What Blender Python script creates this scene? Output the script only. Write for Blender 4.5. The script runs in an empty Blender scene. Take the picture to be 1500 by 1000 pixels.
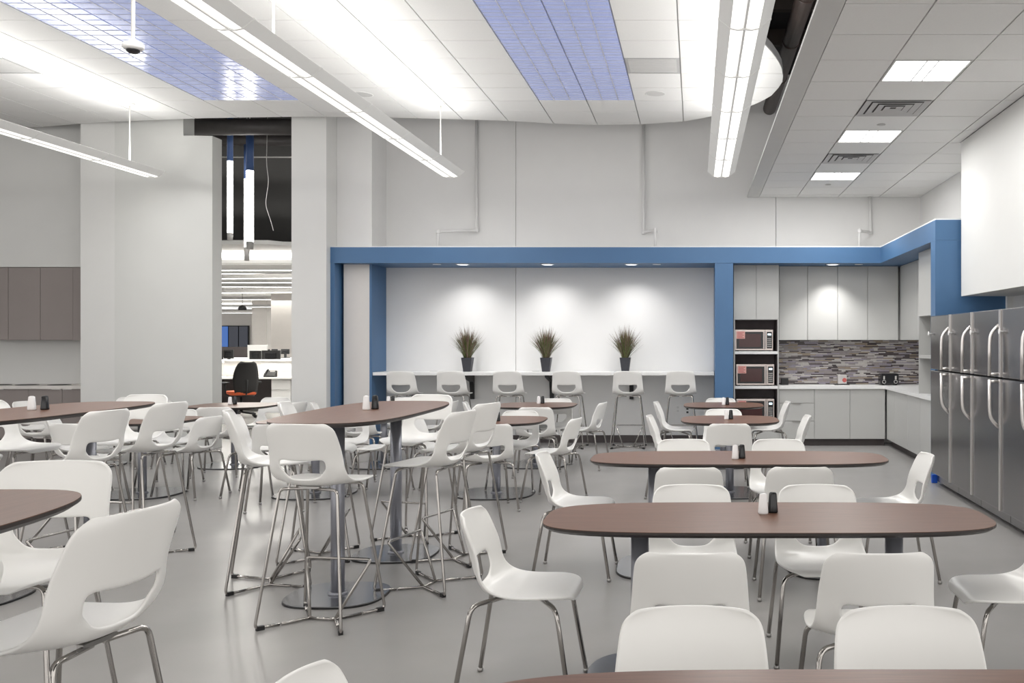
import bpy, bmesh, math, random
from mathutils import Vector, Matrix
PI = math.pi
random.seed(7)
S = bpy.context.scene
COL = S.collection
# ------------------------------------------------------------------ camera
F, CX, CY, H = 1400.0, 1019.0, 498.0, 1.53      # focal length (px), principal point, eye height
cam_d = bpy.data.cameras.new('camera')
cam = bpy.data.objects.new('camera', cam_d); COL.objects.link(cam)
cam.location = (0, 0, H); cam.rotation_euler = (PI/2, 0, 0)
cam_d.sensor_width = 36; cam_d.lens = 36*F/1500
cam_d.shift_x = (750-CX)/1500; cam_d.shift_y = (CY-500)/1500
cam_d.clip_start = 0.05; cam_d.clip_end = 200
S.camera = cam
S.view_settings.view_transform = 'Standard'; S.view_settings.look = 'None'
S.view_settings.gamma = 1; S.view_settings.use_curve_mapping = False
S.view_settings.exposure = 0.32
# ------------------------------------------------------------------ world and room lights
w = bpy.data.worlds.new('world'); S.world = w; w.use_nodes = True
w.node_tree.nodes['Background'].inputs[0].default_value = (1.0, 0.975, 0.945, 1)
w.node_tree.nodes['Background'].inputs[1].default_value = 1.25
def area(name, loc, rot, sx, sy, power, color=(1, .98, .95)):
    d = bpy.data.lights.new(name, 'AREA'); d.shape = 'RECTANGLE'; d.size = sx; d.size_y = sy
    d.energy = power; d.color = color
    o = bpy.data.objects.new(name, d); COL.objects.link(o); o.location = loc; o.rotation_euler = rot
    return o
def spot(name, loc, power, angle, blend=.8, color=(1, .97, .93), rot=(0, 0, 0), r=.04):
    d = bpy.data.lights.new(name, 'SPOT'); d.energy = power; d.spot_size = angle; d.spot_blend = blend
    d.shadow_soft_size = r; d.color = color
    o = bpy.data.objects.new(name, d); COL.objects.link(o); o.location = loc; o.rotation_euler = rot
    return o
PENDANTS = (('near', -3.29), ('right', .345), ('left', -7.30))
PEND_END, PEND_N, PEND_Z = 12.83, 8, 3.73
for nm, x in PENDANTS:
    L = PEND_N*1.22
    for sg in (-1, 1):   # batwing uplight: two emitters tilted outwards
        area('uplight_'+nm, (x+sg*.07, PEND_END-L/2, PEND_Z+.14), (0, PI-sg*math.radians(52), 0), .12, L-.1, 40, (1, .985, .96))
    area('downlight_'+nm, (x, PEND_END-L/2, PEND_Z-.03), (0, 0, 0), .2, L-.1, 75, (1, .985, .96))
NICHE_SPOTS = [-3.33, -2.12, -.92]
for x in NICHE_SPOTS:
    spot('niche_spot', (x, 13.74, 2.60), 40, math.radians(120), 1.0, (1, .985, .97), (math.radians(14), 0, 0))
spot('kitchen_spot', (1.96, 13.62, 2.60), 70, math.radians(100), .9, (1, .98, .96), (math.radians(8), 0, 0))
for y in (7.6, 10.07, 12.5):
    area('troffer_light', (1.82, y, 3.63), (0, 0, 0), .55, .55, 22, (1, .99, .97))
for i, y in enumerate((19.0, 25.0, 34.0, 46.0)):
    area('office_light', (-.455*y, y, 2.9), (0, 0, 0), 6+i*3, 3, 110+i*90, (1, .97, .9))
    area('office_uplight', (-.455*y, y+1, 2.92), (PI, 0, 0), 6+i*3, .6, 250+i*160, (1, .97, .9))
area('tube_light', (-6.0, 15.3, 3.8), (PI/2, 0, 0), .1, 1.1, 8)

# ------------------------------------------------------------------ materials
def mat(name, col, rough=.5, metal=0.0, emit=None, estr=0, var=0.0, scale=8.0, stretch=(1, 1, 1), bump=0.0, spec=None, coat=0.0, col2=None, alpha=None, trans=0.0):
    m = bpy.data.materials.new(name); m.use_nodes = True
    nt = m.node_tree; p = nt.nodes['Principled BSDF']
    p.inputs['Base Color'].default_value = (*col, 1)
    p.inputs['Roughness'].default_value = rough
    p.inputs['Metallic'].default_value = metal
    if spec is not None: p.inputs['Specular IOR Level'].default_value = spec
    if coat: p.inputs['Coat Weight'].default_value = coat
    if trans: p.inputs['Transmission Weight'].default_value = trans
    if emit:
        p.inputs['Emission Color'].default_value = (*emit, 1); p.inputs['Emission Strength'].default_value = estr
    if var or bump:
        tc = nt.nodes.new('ShaderNodeTexCoord'); mp = nt.nodes.new('ShaderNodeMapping')
        mp.inputs['Scale'].default_value = stretch
        nz = nt.nodes.new('ShaderNodeTexNoise'); nz.inputs['Scale'].default_value = scale; nz.inputs['Detail'].default_value = 4
        nt.links.new(tc.outputs['Object'], mp.inputs['Vector']); nt.links.new(mp.outputs['Vector'], nz.inputs['Vector'])
        if var:
            rp = nt.nodes.new('ShaderNodeValToRGB')
            c2 = col2 or tuple(min(1, c*(1+var)) for c in col)
            rp.color_ramp.elements[0].position = .3; rp.color_ramp.elements[1].position = .7
            rp.color_ramp.elements[0].color = (*[c*(1-var) for c in col], 1)
            rp.color_ramp.elements[1].color = (*c2, 1)
            nt.links.new(nz.outputs['Fac'], rp.inputs['Fac']); nt.links.new(rp.outputs['Color'], p.inputs['Base Color'])
        if bump:
            b = nt.nodes.new('ShaderNodeBump'); b.inputs['Strength'].default_value = bump; b.inputs['Distance'].default_value = .002
            nt.links.new(nz.outputs['Fac'], b.inputs['Height']); nt.links.new(b.outputs['Normal'], p.inputs['Normal'])
    return m
M = {}
M['floor'] = mat('grey_resin_floor', (.325, .315, .305), .27, var=.04, scale=1.5, spec=.45)
M['wall'] = mat('off_white_paint', (.76, .757, .75), .6, var=.01, scale=3)
M['column'] = mat('pale_grey_paint', (.70, .70, .685), .5, var=.01, scale=3)
M['panelwall'] = mat('pale_satin_panel', (.67, .675, .655), .33, var=.015, scale=2)
M['cream'] = mat('cream_paint', (.72, .69, .66), .6, var=.01)
M['blue'] = mat('blue_paint', (.062, .150, .295), .45, var=.03, scale=2)
M['tile'] = mat('ceiling_tile_white', (.80, .80, .79), .9, var=.012, scale=60, bump=.3)
M['tbar'] = mat('ceiling_grid_grey', (.42, .42, .42), .5, var=.02)
M['gypsum'] = mat('ceiling_gypsum', (.62, .62, .61), .7, var=.01)
M['deck'] = mat('black_ceiling_deck', (.008, .007, .007), .9, var=.2, scale=4)
M['plenum'] = mat('brown_deck', (.03, .022, .018), .85, var=.3, scale=3)
M['duct'] = mat('brown_painted_duct', (.055, .036, .03), .45, var=.1)
M['duct_grey'] = mat('dark_grey_duct', (.06, .055, .055), .5, var=.1)
M['white'] = mat('white_moulded_plastic', (.86, .85, .825), .33, var=.006, scale=4)
M['chrome'] = mat('chrome_tube', (.44, .42, .40), .12, 1, var=.02)
M['chair_metal'] = mat('satin_metal', (.42, .41, .40), .3, 1, var=.03)
M['column_metal'] = mat('grey_painted_steel', (.29, .295, .33), .32, .55, var=.03)
M['base_metal'] = mat('polished_grey_steel', (.38, .385, .40), .2, .9, var=.02)
M['wood'] = mat('walnut_laminate', (.165, .082, .053), .36, var=.16, scale=5, stretch=(1.2, 22, 1), spec=.33)
M['wood_y'] = mat('walnut_laminate_lengthwise', (.165, .082, .053), .36, var=.16, scale=5, stretch=(22, 1.2, 1), spec=.33)
M['edge'] = mat('dark_table_edge', (.022, .016, .014), .4, var=.1)
M['black'] = mat('black_rubber', (.012, .012, .013), .5, var=.1)
M['blackgloss'] = mat('black_gloss_ceramic', (.012, .012, .014), .2, var=.1)
M['ceramic'] = mat('white_ceramic', (.85, .84, .84), .2, var=.01)
M['cab'] = mat('light_grey_cabinet', (.49, .49, .475), .38, var=.01, scale=3)
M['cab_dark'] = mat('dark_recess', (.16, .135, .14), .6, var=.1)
M['kick'] = mat('dark_kick', (.07, .058, .058), .6, var=.05)
M['counter'] = mat('white_counter', (.80, .80, .79), .3, var=.02, scale=30)
M['taupe'] = mat('taupe_laminate', (.27, .235, .225), .45, var=.03, scale=2)
M['steel'] = mat('brushed_stainless', (.29, .285, .285), .24, 1, var=.06, scale=6, stretch=(1, 40, 1), bump=.05)
M['steel_light'] = mat('bright_stainless_trim', (.80, .77, .75), .35, 1, var=.03)
M['mwsteel'] = mat('microwave_stainless', (.62, .55, .52), .35, .8, var=.03)
M['mwglass'] = mat('microwave_window', (.05, .012, .012), .12, var=.1)
M['paper'] = mat('pink_paper', (.75, .42, .38), .8, var=.03)
M['redink'] = mat('red_ink', (.45, .10, .09), .8, var=.03)
M['display'] = mat('lit_display', (.5, .6, .7), .4, emit=(.7, .9, 1), estr=2.0, var=.01)
M['lens'] = mat('lit_lens', (.9, .9, .9), .5, emit=(1, .985, .95), estr=.92, var=.01)
M['lens_hi'] = mat('lit_troffer_lens', (.9, .9, .9), .5, emit=(1, 1, 1), estr=2.4, var=.01)
M['wing'] = mat('perforated_wing', (.55, .55, .53), .4, .2, emit=(1, .98, .95), estr=.16, var=.03, scale=300)
M['sky'] = mat('blue_glazed_panel', (.27, .31, .52), .16, emit=(.42, .50, .90), estr=.24, var=.12, scale=110, bump=.25, coat=.3)
M['skyrib'] = mat('panel_rib', (.50, .52, .62), .3, var=.02)
M['tube_blue'] = mat('blue_tube', (.06, .12, .30), .4, var=.05)
M['tube_lit'] = mat('lit_tube', (1, 1, 1), .4, emit=(1, .96, .92), estr=9, var=.01)
M['pot'] = mat('charcoal_pot', (.035, .036, .045), .5, var=.1)
M['grass_g'] = mat('green_blades', (.12, .14, .045), .6, var=.3, scale=40)
M['grass_b'] = mat('brown_blades', (.17, .115, .08), .6, var=.3, scale=40)
M['orange'] = mat('orange_fabric', (.65, .12, .04), .8, var=.05)
M['mesh'] = mat('black_mesh_fabric', (.015, .014, .014), .7, var=.2, scale=200)
M['bluetag'] = mat('blue_plastic', (.01, .09, .55), .4, var=.03)
M['night'] = mat('dusk_window_glass', (.01, .02, .05), .1, emit=(.02, .10, .35), estr=.9, var=.02)
M['night2'] = mat('dark_window_glass', (.01, .012, .02), .1, emit=(.01, .02, .05), estr=.3, var=.02)
M['wgrey'] = mat('grey_vent_metal', (.50, .49, .48), .45, .2, var=.03)
M['glassy'] = mat('smoked_plastic', (.10, .09, .10), .15, var=.1)
MOS = [mat('mosaic_'+n, c, .25, var=.08, scale=20) for n, c in (
    ('light', (.52, .49, .47)), ('mid', (.30, .27, .27)), ('dark', (.09, .075, .078)), ('tan', (.33, .27, .21)), ('violet', (.32, .29, .34)))]

# ------------------------------------------------------------------ mesh helpers
class MB:
    def __init__(s): s.v = []; s.f = []; s.m = []; s.mi = 0; s.sm = []; s.smooth = False
    def add(s, vs, fs, smooth=None):
        b = len(s.v); s.v += [tuple(v) for v in vs]
        for f in fs:
            s.f.append([b+i for i in f]); s.m.append(s.mi); s.sm.append(s.smooth if smooth is None else smooth)
    def box(s, x0, x1, y0, y1, z0, z1):
        if x0 > x1: x0, x1 = x1, x0
        if y0 > y1: y0, y1 = y1, y0
        if z0 > z1: z0, z1 = z1, z0
        v = [(x, y, z) for z in (z0, z1) for y in (y0, y1) for x in (x0, x1)]
        s.add(v, [(0, 2, 3, 1), (4, 5, 7, 6), (0, 1, 5, 4), (2, 6, 7, 3), (0, 4, 6, 2), (1, 3, 7, 5)], False)
        return s
    def prism(s, pts, z0, z1, axis='z', smooth=False):
        n = len(pts)
        def P(p, z): return (p[0], p[1], z) if axis == 'z' else ((z, p[0], p[1]) if axis == 'x' else (p[0], z, p[1]))
        s.add([P(p, z0) for p in pts]+[P(p, z1) for p in pts], [list(range(n))[::-1], [n+i for i in range(n)]], False)
        b = len(s.v)-2*n
        for i in range(n):
            j = (i+1) % n; s.f.append([b+i, b+j, b+n+j, b+n+i]); s.m.append(s.mi); s.sm.append(smooth)
        return s
    def lathe(s, c, prof, n=20, caps=True):
        vs = []; fs = []
        for r, z in prof:
            for i in range(n):
                a = 2*PI*i/n; vs.append((c[0]+r*math.cos(a), c[1]+r*math.sin(a), c[2]+z))
        for k in range(len(prof)-1):
            for i in range(n):
                j = (i+1) % n; fs.append((k*n+i, k*n+j, (k+1)*n+j, (k+1)*n+i))
        s.add(vs, fs, True)
        if caps:
            b = len(s.v)-len(vs)
            s.f.append([b+i for i in range(n)][::-1]); s.m.append(s.mi); s.sm.append(False)
            s.f.append([b+(len(prof)-1)*n+i for i in range(n)]); s.m.append(s.mi); s.sm.append(False)
        return s
    def tube(s, pts, r, bend=0, n=8, closed_caps=True):
        P = [Vector(p) for p in pts]
        if bend:
            Q = [P[0]]
            for i in range(1, len(P)-1):
                a, b, c = P[i-1], P[i], P[i+1]
                d1 = min(bend, (a-b).length*.49); d2 = min(bend, (c-b).length*.49)
                p0 = b+(a-b).normalized()*d1; p2 = b+(c-b).normalized()*d2
                for k in range(6):
                    t = k/5; Q.append(p0*(1-t)**2+b*2*t*(1-t)+p2*t*t)
            Q.append(P[-1]); P = Q
        vs = []; fs = []
        t0 = (P[1]-P[0]).normalized()
        up = Vector((0, 0, 1)) if abs(t0.z) < .9 else Vector((1, 0, 0))
        nrm = t0.cross(up).normalized()
        for i, p in enumerate(P):
            t = ((P[min(i+1, len(P)-1)]-p).normalized()+(p-P[max(i-1, 0)]).normalized())
            t = t.normalized() if t.length > 1e-6 else t0
            nrm = (nrm-t*nrm.dot(t)).normalized(); b = t.cross(nrm)
            for k in range(n):
                a = 2*PI*k/n; vs.append(p+nrm*math.cos(a)*r+b*math.sin(a)*r)
        for i in range(len(P)-1):
            for k in range(n):
                j = (k+1) % n; fs.append((i*n+k, i*n+j, (i+1)*n+j, (i+1)*n+k))
        s.add(vs, fs, True)
        b = len(s.v)-len(vs)
        s.f.append([b+i for i in range(n)][::-1]); s.m.append(s.mi); s.sm.append(False)
        s.f.append([b+(len(P)-1)*n+i for i in range(n)]); s.m.append(s.mi); s.sm.append(False)
        return s
    def mesh(s, name, mats):
        me = bpy.data.meshes.new(name); me.from_pydata(s.v, [], s.f)
        for m in (mats if isinstance(mats, (list, tuple)) else [mats]): me.materials.append(m)
        me.polygons.foreach_set('material_index', s.m); me.polygons.foreach_set('use_smooth', s.sm)
        bm = bmesh.new(); bm.from_mesh(me); bmesh.ops.recalc_face_normals(bm, faces=bm.faces); bm.to_mesh(me); bm.free()
        return me
def link(name, me, parent=None, loc=None, rz=0, bevel=0):
    o = bpy.data.objects.new(name, me); COL.objects.link(o)
    if parent: o.parent = parent
    if loc: o.location = loc
    if rz: o.rotation_euler = (0, 0, rz)
    if bevel:
        b = o.modifiers.new('bevel', 'BEVEL'); b.width = bevel; b.segments = 2; b.limit_method = 'ANGLE'
    return o
def tag(o, label=None, cat=None, group=None, kind=None):
    if label:
        assert 4 <= len(label.split()) <= 16, label
        o['label'] = label
    if cat: o['category'] = cat
    if group: o['group'] = group
    if kind: o['kind'] = kind
    return o
def obj(name, mb, m, parent=None, bevel=0, **k): return tag(link(name, mb.mesh(name, m), parent, bevel=bevel), **k)
def thing(name, label, cat, loc=(0, 0, 0), rz=0, group=None):
    o = bpy.data.objects.new(name, None); COL.objects.link(o); o.location = loc; o.rotation_euler = (0, 0, rz)
    o.empty_display_size = .1
    return tag(o, label, cat, group)
def struct(name, mb, m, parent=None, bevel=0): return tag(obj(name, mb, m, parent, bevel), kind='structure') if not parent else obj(name, mb, m, parent, bevel)
KIDS = {}
def copy_tree(o, loc=None, rz=None, label=None, parent=None, group=None):
    c = o.copy(); COL.objects.link(c)
    if parent: c.parent = parent
    if loc is not None: c.location = loc
    if rz is not None: c.rotation_euler = (0, 0, rz)
    if label: tag(c, label)
    if group: c['group'] = group
    if o.name not in KIDS: KIDS[o.name] = [x for x in o.children]
    for ch in KIDS[o.name]: copy_tree(ch, parent=c)
    return c
def X(px, y): return (px-CX)/F*y
def Z(py, y): return H-(py-CY)/F*y
B = lambda *a: MB().box(*a)

# ------------------------------------------------------------------ the setting
struct('floor', B(-34, 5, -3, 58, -.1, 0), M['floor'])
WY = 14.3
# back wall in sheets with open joints
mb = MB(); joint = [-5.13, -2.69, 1.2, 3.45]
for a, b in zip(joint, joint[1:]): mb.box(a+.003, b-.003, WY, WY+.12, 0, 5.5)
struct('wall_back', mb, M['wall'])
struct('wall_backing', B(-5.1, 3.4, WY+.121, WY+.16, 0, 5.5), M['cab_dark'])
struct('wall_right', MB().box(3.36, 3.5, 10.3, WY, 0, 5.5).box(3.425, 3.565, 3.5, 10.36, 0, 3.66), M['wall'])
bh = struct('wall_bulkhead', B(2.862, 3.424, 3.0, 10.30, 2.003, 3.66), M['column'])
# pier at left of niche, column beside opening
struct('wall_pier', B(-5.128, -4.628, 13.66, WY-.001, 2.836, 5.5), M['wall'])
struct('wall_pier_panel', B(-5.03, -4.66, 13.66, WY-.001, 0, 2.612), M['cream'])
struct('wall_column', B(X(427, 13.28), -5.131, 13.28, 14.9, 0, 5.5), M['column'])
struct('wall_column_left', B(X(118, 13.5), X(168, 13.5), 13.5, 15.0, 0, 5.5), M['column'])
# gently bowed satin wall
mb = MB(); pts = []; x0, x1 = X(168, 13.5), X(311, 13.45)
for i in range(33):
    t = i/32; pts.append((x0+(x1-x0)*t, 13.5-.05*math.sin(PI*t)-.05*t))
xn = X(274, 13.45); z_n = Z(199, 13.45)
pn = [p for p in pts if p[0] < xn]; pq = [p for p in pts if p[0] >= xn]
mb.prism(pts+[(x1, 13.72), (x0, 13.72)], 0, z_n)
mb.prism(pn+[(pn[-1][0], 13.72), (x0, 13.72)], z_n, 5.49)
ob = struct('wall_bowed', mb, M['panelwall'])
# left niche
struct('wall_left_upper', B(-16, X(118, 13.98), 13.98, 14.5, 2.6, 5.5), M['column'])
struct('wall_left_niche', B(-16, X(118, 14.4), 14.4, 14.5, 0, 2.6), M['column'])
# dark decks
struct('ceiling_deck', B(-34, 5, -3, 58, 5.5, 5.6), M['deck'])
# baseboard of the niche
struct('baseboard_niche', B(-4.62, .27, 14.27, 14.299, 0, .11), M['kick'])

# blue frame of niche and kitchen
fr = thing('blue_portal_frame', 'blue painted portal frame around the bar niche and the kitchen', 'frame', (0, 13.42, 0))
fr['kind'] = 'structure'
def fpart(name, mb, m):
    o = obj(name, mb, m, fr); o.location = (0, -13.42, 0); return o
fpart('beam', B(-5.13, 2.598, 13.42, WY-.002, 2.613, 2.834), M['blue'])
fpart('return_beam', B(2.598, 3.359, 10.36, WY-.002, 2.613, 2.8335), M['blue'])
fpart('post', B(-5.13, X(490, 13.42), 13.425, WY-.003, 0, 2.612), M['blue'])
fpart('post', B(-4.66, -4.628, 13.655, WY-.003, 0, 2.612), M['blue'])
fpart('post', B(.272, X(1074, 13.42), 13.425, WY-.003, 0, 2.612), M['blue'])
fpart('end_panel', B(2.598, 3.424, 10.36, 10.56, 0, 2.612), M['blue'])
fpart('cap', MB().box(-5.13, 2.60, 13.44, 14.29, 2.8345, 2.85), M['wall'])
fpart('cap', MB().box(2.601, 3.355, 10.37, 14.29, 2.8345, 2.85), M['wall'])  # unseen white cover, added to keep blue bounce light off the ceiling

# ------------------------------------------------------------------ ceilings of tiles
def clip(poly, x0, x1, y0, y1):
    for ax, val, sgn in ((0, x0, 1), (0, x1, -1), (1, y0, 1), (1, y1, -1)):
        out = []
        for i in range(len(poly)):
            a, b = poly[i-1], poly[i]
            ia = (a[ax]-val)*sgn >= 0; ib = (b[ax]-val)*sgn >= 0
            if ia != ib:
                t = (val-a[ax])/(b[ax]-a[ax]); out.append((a[0]+(b[0]-a[0])*t, a[1]+(b[1]-a[1])*t))
            if ib: out.append(b)
        poly = out
        if not poly: return []
    return poly
CZ = 4.58; T = .61
edge_px = [(-120, 187), (0, 187), (60, 186), (118, 181), (170, 178), (300, 173), (430, 171), (478, 171), (560, 172), (600, 173), (680, 175), (745, 177), (810, 181),
           (875, 183), (940, 182), (1000, 178), (1030, 173), (1060, 166), (1082, 160), (1100, 155), (1116, 148), (1130, 140), (1140, 129), (1146, 120), (1147, 112), (1145, 100), (1140, 90), (1131, 77), (1120, 65), (1105, 42), (1090, 15), (1080, -30)]
outline = []
for px, py in edge_px:
    y = 3.05*F/(CY-py); outline.append((X(px, y), y))
outline += [(.35, -2.5), (-16, -2.5), (-16, 13.6)]
ceil = struct('ceiling', MB().prism([(x, y) for x, y in outline], CZ+.018, CZ+.10), M['tbar'])
SKY = [(-6.27+.0, -5.05), (-2.0, -.78)]
SKY[0] = (-2.0-7*T, -2.0-5*T)
def in_sky(cx, cy):
    return cy < 12.17 and any(a < cx < b for a, b in SKY)
GR = [(-.475, 10.65), (-2.0-9.5*T, 10.65)]
rows = [12.17+T*k for k in range(-9, 4)]
for y0 in rows:
    for k in range(-22, 6):
        x0 = -2.0+k*T; cx, cy = x0+T/2, y0+T/2
        if in_sky(cx, cy) or any(abs(cx-a) < .2 and abs(cy-b) < .2 for a, b in GR): continue
        if cx < -cy*.95: continue
        g = .007
        p = clip(outline, x0+g, x0+T-g, y0+g, y0+T-g)
        if len(p) < 3: continue
        ar = abs(sum(p[i-1][0]*p[i][1]-p[i][0]*p[i-1][1] for i in range(len(p))))/2
        if ar < .004: continue
        obj('ceiling_tile', MB().prism(p, CZ, CZ+.017), M['tile'], ceil)
# the rest of the ceiling towards the camera, one smooth field beyond the frame
obj('ceiling_field', B(-16, .3, -2.4, rows[0], CZ, CZ+.017), M['tile'], ceil)
# rim of the floating ceiling
# blue glazed panels
for si, (a, b) in enumerate(SKY):
    t = thing('luminous_ceiling_panel', ('blue glazed ceiling panel at left of the near pendant light', 'blue glazed ceiling panel between the two large pendant lights')[si],
              'ceiling panel', ((a+b)/2, 9.4, CZ), group='blue glazed ceiling panels')
    for yi in range(-9, 0):
        for k in range(2):
            x0 = a+k*T; y0 = 12.17+yi*T
            pb = MB().box(x0+.008, x0+T-.008, y0+.008, y0+T-.008, CZ+.004, CZ+.016)
            o = obj('pane', pb, M['sky'], t); o.location = (-(a+b)/2, -9.4, -CZ)
            rb = MB()
            nx, ny = (3, 6) if si else (3, 4)
            for q in range(1, nx): rb.box(x0+T*q/nx-.006, x0+T*q/nx+.006, y0+.01, y0+T-.01, CZ-.001, CZ+.004)
            for q in range(1, ny): rb.box(x0+.01, x0+T-.01, y0+T*q/ny-.003, y0+T*q/ny+.003, CZ, CZ+.004)
            r = obj('rib', rb, M['skyrib'], o)
# grilles and speakers
for gi, (a, b) in enumerate(GR):
    x0 = -2.0+math.floor((a+2.0)/T)*T; y0 = 12.17+math.floor((b-12.17)/T)*T
    t = thing('return_grille', ('grey perforated ceiling grille beside the right blue panel', 'grey perforated ceiling grille at the far left of the ceiling')[gi], 'grille', (x0+T/2, y0+T/2, CZ), group='perforated ceiling grilles')
    obj('frame', MB().box(-T/2+.008, T/2-.008, -T/2+.008, T/2-.008, .004, .017), M['tbar'], t)
    mb = MB()
    for q in range(14): mb.box(-T/2+.04, T/2-.04, -T/2+.05+q*.037, -T/2+.07+q*.037, -.001, .004)
    obj('slat', mb, M['gypsum'], t, kind='stuff')
for si, (px, py) in enumerate(((960, 137), (531, 138))):
    y = 3.05*F/(CY-py)
    t = thing('ceiling_speaker', ('round white speaker in ceiling right of the right blue panel', 'round white speaker in ceiling between the blue panels')[si], 'speaker', (X(px, y), y, CZ), group='ceiling speakers')
    obj('rim', MB().lathe((0, 0, -.006), [(.125, .006), (.13, 0), (.115, 0), (.112, .004)], 28, False), M['tile'], t)
    obj('speaker_grille', MB().lathe((0, 0, -.004), [(.112, .003), (.112, 0)], 28), M['gypsum'], t)

# right, lower ceiling
RZ = 3.665
c2 = struct('ceiling_kitchen', MB().box(.95, 3.36, 3.0, 14.299, RZ+.018, RZ+.08), M['tbar'])
obj('border', MB().box(.773, .945, 3.0, 14.299, RZ, RZ+.03), M['gypsum'], c2)
xs = [.945, 1.515, 2.125, 2.735, 3.36]
LIGHTS = [12.17-8*T, 12.17-4*T, 12.17]; VENTS = [12.17-6*T, 12.17-2*T]
for k in range(-13, 4):
    y0 = 12.17+k*T; y1 = min(y0+T, 14.299)
    for i in range(4):
        if i == 1 and any(abs(y0-q) < .1 for q in LIGHTS+VENTS): continue
        xa, xb = xs[i], xs[i+1]
        if i == 3 and y0 < 10.1: xb = 2.862
        g = .006
        obj('ceiling_tile', B(xa+g, xb-g, y0+g, y1-g, RZ, RZ+.017), M['tile'], c2)
for i, y0 in enumerate(LIGHTS):
    t = thing('ceiling_light', ('nearest square troffer light over the kitchen aisle', 'middle square troffer light between the two square ceiling vents', 'farthest square troffer light close to the back wall')[i], 'ceiling light', (1.82, y0+T/2, RZ), group='square ceiling lights')
    obj('diffuser', B(-.285, .285, -.285, .285, .006, .014), M['lens_hi'], t)
    mb = MB()
    for s_ in (-1, 1):
        mb.box(s_*.285, s_*.3, -.3, .3, -.002, .016); mb.box(-.285, .285, s_*.285, s_*.3, -.002, .016)
        mb.box(s_*.045-.004, s_*.045+.004, -.285, .285, 0, .006)
    obj('light_frame', mb, M['gypsum'], t)
for i, y0 in enumerate(VENTS):
    t = thing('ceiling_vent', ('square air diffuser behind the nearest troffer light', 'square air diffuser in front of the farthest troffer light')[i], 'vent', (1.82, y0+T/2, RZ), group='square air diffusers')
    obj('backing', B(-.29, .29, -.29, .29, .008, .017), M['kick'], t)
    for q, r in enumerate((.295, .225, .155, .085)):
        mb = MB(); r2 = r-.058; d0, d1 = (-.003, .004)
        for sx, sy in ((1, 0), (-1, 0), (0, 1), (0, -1)):
            if sx: mb.add([(sx*r, -r, d0), (sx*r, r, d0), (sx*r2, r2, d1), (sx*r2, -r2, d1)], [(0, 1, 2, 3)])
            else: mb.add([(-r, sy*r, d0), (r, sy*r, d0), (r2, sy*r2, d1), (-r2, sy*r2, d1)], [(0, 1, 2, 3)])
        obj('louvre', mb, M['wgrey'], t)
for i, (px, py) in enumerate(((1291, 182), (1213, 270))):
    y = 2.135*F/(CY-py)
    t = thing('sprinkler', ('small concealed sprinkler cap before the middle troffer light', 'small concealed sprinkler cap by the farthest troffer light')[i], 'sprinkler', (X(px, y), y, RZ-.008), group='sprinkler caps')
    obj('cap', MB().lathe((0, 0, 0), [(.035, .008), (.042, .004), (.04, 0)], 16), M['wgrey'], t)
# brown duct above the gap
t = thing('air_duct', 'round brown spiral duct above the gap right of the ceiling', 'duct', (1.1, 10, 4.98))
obj('duct_body', MB().tube([(0, -12, 0), (0, 4.25, 0)], .095, n=20), M['duct'], t)
for y in (-5, -3.5, -2, -.5, 1, 2.5): obj('duct_collar', MB().tube([(0, y, 0), (0, y+.04, 0)], .103, n=20), M['duct'], t)
for i in range(7):
    o = obj('ceiling_joist', B(.4, 3.3, 4.4+i*1.3, 4.5+i*1.3, 5.3, 5.499), M['plenum']); tag(o, kind='structure')

# ------------------------------------------------------------------ linear pendant lights
def pendant(x, label):
    L = PEND_N*1.22; y1 = PEND_END; y0 = y1-L
    t = thing('linear_pendant_light', label, 'pendant light', (x, y1, PEND_Z), group='long linear pendant lights')
    spine = MB().box(-.008, .008, -L, 0, -.012, .07)
    obj('spine', spine, M['wing'], t)
    for s_ in (-1, 1):
        for k in range(PEND_N):
            a, b = -L+k*1.22+.012, -L+(k+1)*1.22-.012
            mb = MB(); pr = [(s_*.012, -.004), (s_*.05, -.016), (s_*.098, -.006), (s_*.098, .004), (s_*.012, .004)]
            mb.prism(pr if s_ > 0 else pr, a, b, axis='y'); obj('lens', mb, M['lens'], t)
        mb = MB(); pr = [(s_*.10, -.008), (s_*.185, .058), (s_*.18, .064), (s_*.098, .004)]
        mb.prism(pr, -L, 0, axis='y'); obj('wing', mb, M['wing'], t)
    for k in range(PEND_N+1):
        yy = -L+k*1.22; yy = min(max(yy, -L+.012), -.012)
        pr = [(-.102, -.010), (-.05, -.021), (0, -.017), (.05, -.021), (.102, -.010), (.188, .056), (.188, .066), (-.188, .066), (-.188, .056)]
        obj('joint_rib', MB().prism(pr, yy-.010, yy+.010, axis='y'), M['wing'], t)
    obj('housing', MB().prism([(-.07, .03), (.07, .03), (.05, .10), (-.05, .10)], -L+.02, -.02, axis='y'), M['white'], t)
    for k in (0, 4):
        yy = -.5-k*1.22
        r = obj('stem', MB().tube([(0, yy, .08), (0, yy, CZ-PEND_Z)], .009), M['white'], t)
        obj('canopy', MB().lathe((0, yy, CZ-PEND_Z-.03), [(.02, 0), (.055, .012), (.06, .03)], 20), M['white'], r)
pendant(-3.29, 'long white pendant light running diagonally across the upper left')
pendant(.345, 'long white pendant light hanging at the right ceiling edge')
pendant(-7.30, 'long white pendant light at the far left, its end near column')

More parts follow.
